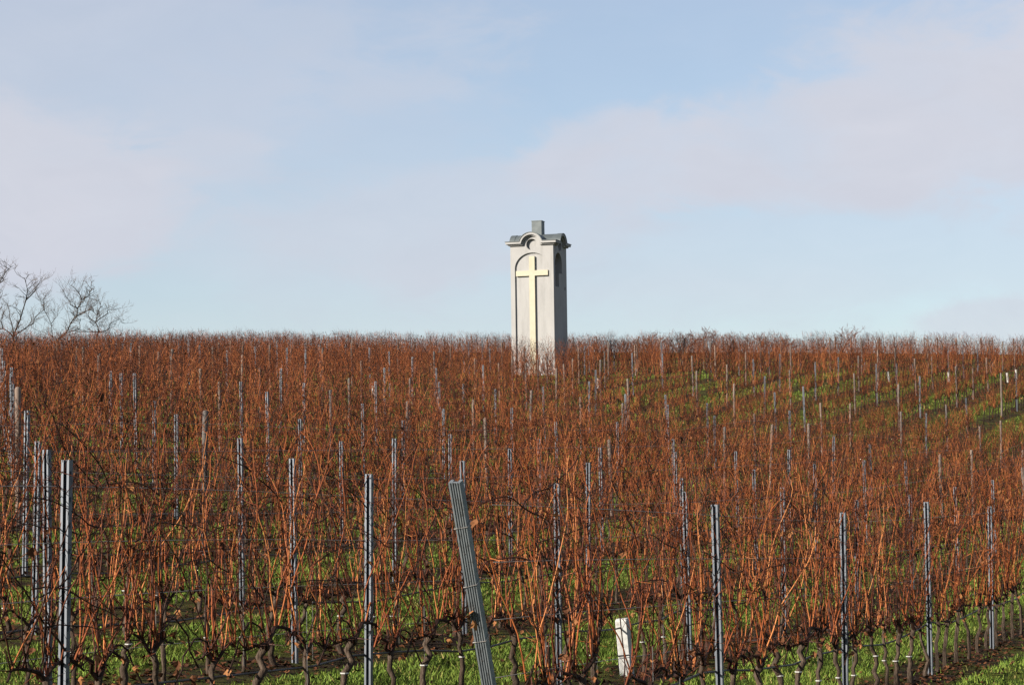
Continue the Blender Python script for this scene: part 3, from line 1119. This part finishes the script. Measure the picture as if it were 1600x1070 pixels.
X, Y = place_px(978, 2)
stub = link('concrete_stub', None, loc=(X - 0.05, Y - 0.12, gz(X, Y)), rotz=R(-12))
stub.rotation_euler = (R(1.5), R(-4), R(-14))
tag(stub, 'short white square concrete post stub low among the vines, right of the leaning post', 'post')
mb = MB()
def sq(h, c): return [(-h + c, -h), (h - c, -h), (h, -h + c), (h, h - c), (h - c, h), (-h + c, h), (-h, h - c), (-h, -h + c)]
lv = [(0.066, -0.3), (0.066, 0.60), (0.058, 0.625)]
vs = []
for h, z in lv: vs += [(x, y * 1.25, z) for x, y in sq(h, 0.010)]
fs = []
for l in range(2):
    for j in range(8): fs.append((l * 8 + j, l * 8 + (j + 1) % 8, l * 8 + 8 + (j + 1) % 8, l * 8 + 8 + j))
fs.append(tuple(range(16, 24)))
mb.add(vs, fs)
link('post_body', mb.mesh('post_body', CONC), stub)
mb = MB(); mb.tube([(-.07, -.09, .235), (.07, -.09, .24), (.072, .09, .24), (-.072, .09, .235), (-.07, -.09, .235)], 0.006, 5)
link('wire_loop', mb.mesh('wire_loop', HOSE), stub)

mb = MB()
ring = lambda rr, n=10: [(rr * math.cos(2 * math.pi * i / n), rr * math.sin(2 * math.pi * i / n)) for i in range(n)]
o_, i_ = ring(0.06), ring(0.052)
vs = [(x, y, -0.05) for x, y in o_] + [(x, y, 0.46) for x, y in o_] + [(x, y, 0.46) for x, y in i_] + [(x, y, 0.1) for x, y in i_]
fs = []
for l in range(3):
    for j in range(10): fs.append((l * 10 + j, l * 10 + (j + 1) % 10, l * 10 + 10 + (j + 1) % 10, l * 10 + 10 + j))
mb.add(vs, fs)
TUBE_ME = mb.mesh('vine_guard', WPLAST, False)
guards = [(569, 582, 'left of the tower, leftmost of the white guards'), (645, 590, 'left of the tower, nearer to it than the other'),
          (961, 580, 'right of the tower, first beside it'), (1372, 570, 'on the right slope, leftmost of four there'),
          (1454, 570, 'on the right slope, second of four'), (1559, 572, 'on the right slope, third of four'), (1591, 569, 'at the right edge of the slope')]
for (x, y, txt) in guards:
    # follow the line of sight until it meets the hillside, half a metre above ground
    d = px_dir(x, y)
    for s in np.arange(40, 140, 0.5):
        P = d * s
        if EYE + P.z < gz(P.x, P.y) + 0.9: break
    k = round((-P.x * CU + P.y * SU - P0) / DP) + 1
    q = world_q(P.x, P.y)
    gxp, gyp = world_xy(row_p(k) - 0.12, q)
    o = link('vine_guard', TUBE_ME, loc=(gxp, gyp, gz(gxp, gyp) + 0.12))
    o.rotation_euler = (rng.gauss(0, .05), rng.gauss(0, .05), 0)
    tag(o, f'white plastic vine guard tube {txt}', 'guard tube', 'white vine guards on the slope')

# ------------------------------------------------------------------ bare trees and shrubs on the crest
def bare_tree(x, y, h, seed, lab, name='bare_tree', stems=2, spread=0.95, depth=6, tw=TWIG, r0=0.17, floor=0.009):
    r = random.Random(seed)
    root = link(name, None, loc=(x, y, gz(x, y) - 0.1))
    tm, cm = MB(), MB()

    def grow(p, d, L, rad, lev):
        n = 4
        pts_ = [p.copy()]
        for i in range(n):
            d = (d + Vector((r.gauss(0, .26), r.gauss(0, .26), 0.035))).normalized()
            p = p + d * L / n
            pts_.append(p.copy())
        mb_ = tm if lev == 0 else cm
        rads = [max(floor, rad * (1 - .35 * i / n)) for i in range(n + 1)]
        mb_.tube(pts_, rads, 6 if lev < 2 else (4 if lev < 3 else 3), min(1, lev / depth + r.uniform(0, .2)), cap=False)
        if lev >= depth: return
        nb = r.choice((2, 2, 3)) if lev > 0 else r.choice((3, 4))
        for b_ in range(nb):
            t = 1.0 if b_ == 0 else r.uniform(.35, .95)
            j = min(n - 1, int(t * n)); q_ = pts_[j].lerp(pts_[j + 1], t * n - j) if t < 1 else pts_[-1]
            ax = Vector((r.gauss(0, 1), r.gauss(0, 1), r.gauss(0, .3))).normalized()
            nd = (d + ax * (spread if b_ else spread * .45) * r.uniform(.7, 1.3)).normalized()
            grow(q_, nd, L * r.uniform(.58, .82), rads[j] * (.72 if b_ == 0 else .55), lev + 1)

    for s in range(stems):
        a = r.uniform(0, 6.28)
        lean = 0.15 if stems == 1 else 0.42
        grow(Vector((0, 0, 0)), Vector((math.cos(a + s * 3) * lean, math.sin(a + s * 3) * lean, 1)).normalized(), h * 0.36, r0 * r.uniform(.8, 1.1), 0)
    link('trunk', tm.mesh('trunk', TBARK, True), root)
    link('crown', cm.mesh('crown', tw), root)
    tag(root, lab, 'tree' if name == 'bare_tree' else 'shrub', 'bare trees on the crest at left' if name == 'bare_tree' else 'shrubs along the crest')
    return root


def at(x, Z): return (x - 800) / FPX * Z


def traced_tree(limbs, Z, seed, lab, r0):
    """a gnarled bare tree: main limbs given by their silhouette (pixels), with depth, then grown twigs"""
    r = random.Random(seed)
    base = px_dir(*limbs[0][0]); base = base * (Z / base.y)
    gx_, gy_ = base.x, Z
    g0 = gz(gx_, gy_) - 0.1
    root = link('bare_tree', None, loc=(gx_, gy_, g0))
    tm, cm = MB(), MB()
    depth = {}
    def sprout(p, d, L, rad, lev):
        n = 3
        pts_ = [p.copy()]
        for i in range(n):
            d = (d + Vector((r.gauss(0, .28), r.gauss(0, .28), 0.05))).normalized()
            p = p + d * L / n
            pts_.append(p.copy())
        rads = [max(0.0048, .75 * rad * (1 - .5 * i / n)) for i in range(n + 1)]
        cm.tube(pts_, rads, 3, min(1, .3 * lev + r.uniform(0, .2)), cap=False)
        if lev >= 3: return
        for b_ in range(r.choice((2, 3, 3))):
            q_ = pts_[r.randrange(1, n + 1)]
            ax = Vector((r.gauss(0, 1), r.gauss(0, 1), r.gauss(.25, .6))).normalized()
            sprout(q_, (d + ax * .95).normalized(), L * r.uniform(.5, .8), rad * .6, lev + 1)
    for li, limb in enumerate(limbs):
        k0 = limb[0]
        y_ = depth.get(k0, r.gauss(0, .5) if li else 0.0)
        dy = r.gauss(0, .35)
        pts_ = []
        for (px, py) in limb:
            d = px_dir(px, py); d = d * ((Z + y_) / d.y)
            pts_.append(Vector((d.x - gx_, d.y - gy_, d.z + EYE - g0)))
            depth[(px, py)] = y_
            y_ += dy + r.gauss(0, .25)
        if li == 0: pts_.insert(0, Vector((pts_[0].x + .1, pts_[0].y, 0)))
        ref = [pts_[0]]
        for a, b_ in zip(pts_, pts_[1:]):
            ref.append(a.lerp(b_, .5) + Vector((r.gauss(0, .05), r.gauss(0, .08), r.gauss(0, .05)))); ref.append(b_)
        n = len(ref) - 1
        ra = r0 * (1.0 if li == 0 else .62)
        (tm if li == 0 else cm).tube(ref, [max(.007, .6 * ra * (1 - .78 * i / n)) for i in range(n + 1)], 6, .1, cap=False)
        for i in range(2 if li == 0 else 1, n + 1):
            for b_ in range(r.choice((2, 2, 3))):
                d = (ref[i] - ref[i - 1]).normalized()
                ax = Vector((r.gauss(0, 1), r.gauss(0, 1), r.gauss(.3, .5))).normalized()
                sprout(ref[i].lerp(ref[i - 1], r.random()), (d * .7 + ax).normalized(), r.uniform(.45, 1.0), ra * .26, 1)
    link('trunk', tm.mesh('trunk', TBARK, True), root)
    link('crown', cm.mesh('crown', TWIG), root)
    tag(root, lab, 'tree', 'bare trees on the crest at left')


def cr(*ps): return [(x / 3.9625 - 6, 407 + y / 4.05) for x, y in ps]


traced_tree([cr((105, 480), (150, 370), (185, 250), (195, 190), (175, 110)), cr((185, 250), (240, 190), (275, 130)), cr((105, 480), (95, 400), (80, 310), (60, 260)),
             cr((105, 480), (180, 430), (230, 400), (240, 360), (300, 310), (290, 250), (320, 200)), cr((105, 480), (40, 430), (0, 440), (-60, 400)),
             cr((40, 430), (30, 380), (45, 330))], 171, 5, 'bare dark tree on the left crest with a tall wide fan of limbs', .13)
traced_tree([cr((375, 505), (350, 480), (340, 400), (300, 320), (270, 240)), cr((350, 480), (290, 450), (240, 440)), cr((340, 400), (380, 350), (390, 300))],
            173, 6, 'slender bare tree on the left crest leaning left between two larger bare trees', .07)
traced_tree([cr((380, 505), (430, 460), (460, 400), (500, 350), (505, 300), (530, 250), (575, 220), (590, 150)), cr((500, 350), (560, 320), (610, 280)),
             cr((505, 300), (460, 280), (430, 230), (410, 180)), cr((530, 250), (510, 200), (450, 150)), cr((430, 460), (520, 430), (520, 370))], 170, 7, 'bare dark tree on the left crest with its crooked trunk leaning right', .12)
traced_tree([cr((620, 505), (635, 450), (615, 390), (625, 350), (600, 300)), cr((615, 390), (690, 335), (700, 310), (770, 300)), cr((635, 450), (690, 440), (705, 400), (770, 370), (800, 400)),
             cr((615, 390), (570, 350), (580, 290)), cr((635, 450), (560, 450), (500, 450)), cr((625, 350), (650, 290), (640, 250))], 172, 8, 'low spreading bare tree, rightmost of the bare trees on the left crest', .11)
traced_tree([cr((-60, 480), (-20, 380), (0, 280), (5, 160), (40, 110), (80, 50)), cr((0, 280), (-60, 200), (-80, 100)), cr((5, 160), (-10, 100), (10, 40)), cr((0, 280), (40, 210))],
            169, 9, 'bare dark tree cut off by the left edge of the picture', .13)
bare_tree(at(1315, 176), 176, 2.9, 85, 'small bare dark shrub standing alone on the right crest', 'bare_shrub', 3, .75, 5, SHRUB, .03)
for i, (x, h) in enumerate(((925, 2.6), (985, 2.5), (1030, 3.1), (1065, 3.3), (1095, 3.4), (1130, 3.3), (1180, 2.9), (1235, 2.7))):
    bare_tree(at(x, 174), 174 + (i % 2) * 1.5, h - 0.85, 200 + i, f'dense bare purplish shrub behind the crest, {ORD[i + 1]} of the hedge right of the tower', 'bare_shrub', 4, .75, 5, SHRUB, .022)
bare_tree(at(432, 170), 170, 2.5, 300, 'thin upright bare sapling poking above the left crest', 'bare_shrub', 3, .35, 3, SHRUB, .02)

# ------------------------------------------------------------------ grass, fallen leaves
def scatter(n, y0, y1, powr):
    u = nrng.random(n)
    Y = (y0 ** powr + u * (y1 ** powr - y0 ** powr)) ** (1 / powr)
    X = (nrng.random(n) - 0.5) * (0.46 * Y + 3.0)
    return X, Y


def patch_noise(X, Y):
    return (np.sin(X * 1.7 + Y * .6) + np.sin(Y * 1.3 - X * .8 + 1.2) + np.sin(X * 4.1 + 2.0 * np.sin(Y * 2.1)) + np.sin(Y * 5.3 + X * 2.2)) / 4


NG1, NG2 = 430000, 80000
X, Y = scatter(NG1, 13.5, 62, 0.75)
X2, Y2 = scatter(NG2, 62, 128, 1.6)
X, Y = np.r_[X, X2], np.r_[Y, Y2]
NG = NG1 + NG2
P_ = -X * CU + Y * SU
ph_ = (P_ - P0) / DP
dist = np.abs(ph_ - np.round(ph_)) * DP
pn = patch_noise(X, Y)
keep = (dist > 0.56 + 0.12 * pn) | (nrng.random(NG) < 0.03) | (P_ < P0 - 0.45)
keep &= ~((P_ < P0 - 0.5) & (pn > 0.32) & (nrng.random(NG) < 0.75))
X, Y, pn = X[keep], Y[keep], pn[keep]
n = len(X)
Zg = ground(X, Y)
hgt = nrng.uniform(0.025, 0.075, n) * (1 + 0.25 * pn) * np.where(Y > 60, 1.7, 1.0)
wid = nrng.uniform(0.004, 0.0085, n) * (1 + Y / 45)
ang = nrng.uniform(0, 2 * np.pi, n)
lx, ly = nrng.normal(0, 0.5, n) * hgt, nrng.normal(0, 0.5, n) * hgt
V = np.empty((n, 3, 3), dtype=np.float32)
V[:, 0] = np.c_[X - np.cos(ang) * wid, Y - np.sin(ang) * wid, Zg - 0.01]
V[:, 1] = np.c_[X + np.cos(ang) * wid, Y + np.sin(ang) * wid, Zg - 0.01]
V[:, 2] = np.c_[X + lx, Y + ly, Zg + hgt]
T = np.clip(0.48 + 0.20 * pn + nrng.normal(0, 0.17, n), 0, 0.93)
T[nrng.random(n) < 0.04] = 1.0
o = link('grass', mesh_from_arrays('grass', V.reshape(-1, 3), np.arange(3 * n).reshape(-1, 3), np.repeat(T, 3), GRASS))
tag(o, 'short green grass growing between the vine rows', 'grass', kind='stuff')

lr = random.Random(77)
LB = []
for i in range(12):
    m = MB(); leaf_geo(m, lr, (0, 0, 0.012), 1.0, 0.5, droop=False)
    LB.append(m.tris())
NL = 16000
X, Y = scatter(NL, 13.5, 60, 0.8)
P_ = -X * CU + Y * SU
kk = np.maximum(1, np.round((P_ - P0) / DP) + 1)
off = nrng.normal(0, 0.28, NL)
wide = nrng.random(NL) < 0.18
off = np.where(wide, P_ - (P0 + DP * (kk - 1)), off)
newP = P0 + DP * (kk - 1) + off
Q_ = X * SU + Y * CU
X, Y = -newP * CU + Q_ * SU, newP * SU + Q_ * CU
Zg = ground(X, Y)
Vs, Fs, Ts = [], [], []
b = 0
for i in range(NL):
    Vl, Fl, _ = LB[i % 12]
    s = lr.uniform(0.035, 0.085); a = lr.uniform(0, 6.28)
    c, sn = math.cos(a) * s, math.sin(a) * s
    Vs.append(np.c_[X[i] + Vl[:, 0] * c - Vl[:, 1] * sn, Y[i] + Vl[:, 0] * sn + Vl[:, 1] * c, Zg[i] + 0.02 + Vl[:, 2] * s])
    Fs.append(Fl + b); b += len(Vl)
    Ts.append(np.full(len(Vl), min(1, max(0, lr.gauss(.14, .17)))))
o = link('fallen_leaves', mesh_from_arrays('fallen_leaves', np.concatenate(Vs), np.concatenate(Fs), np.concatenate(Ts), LEAF))
tag(o, 'brown fallen leaves littering the strips under the vines', 'leaves', kind='stuff')
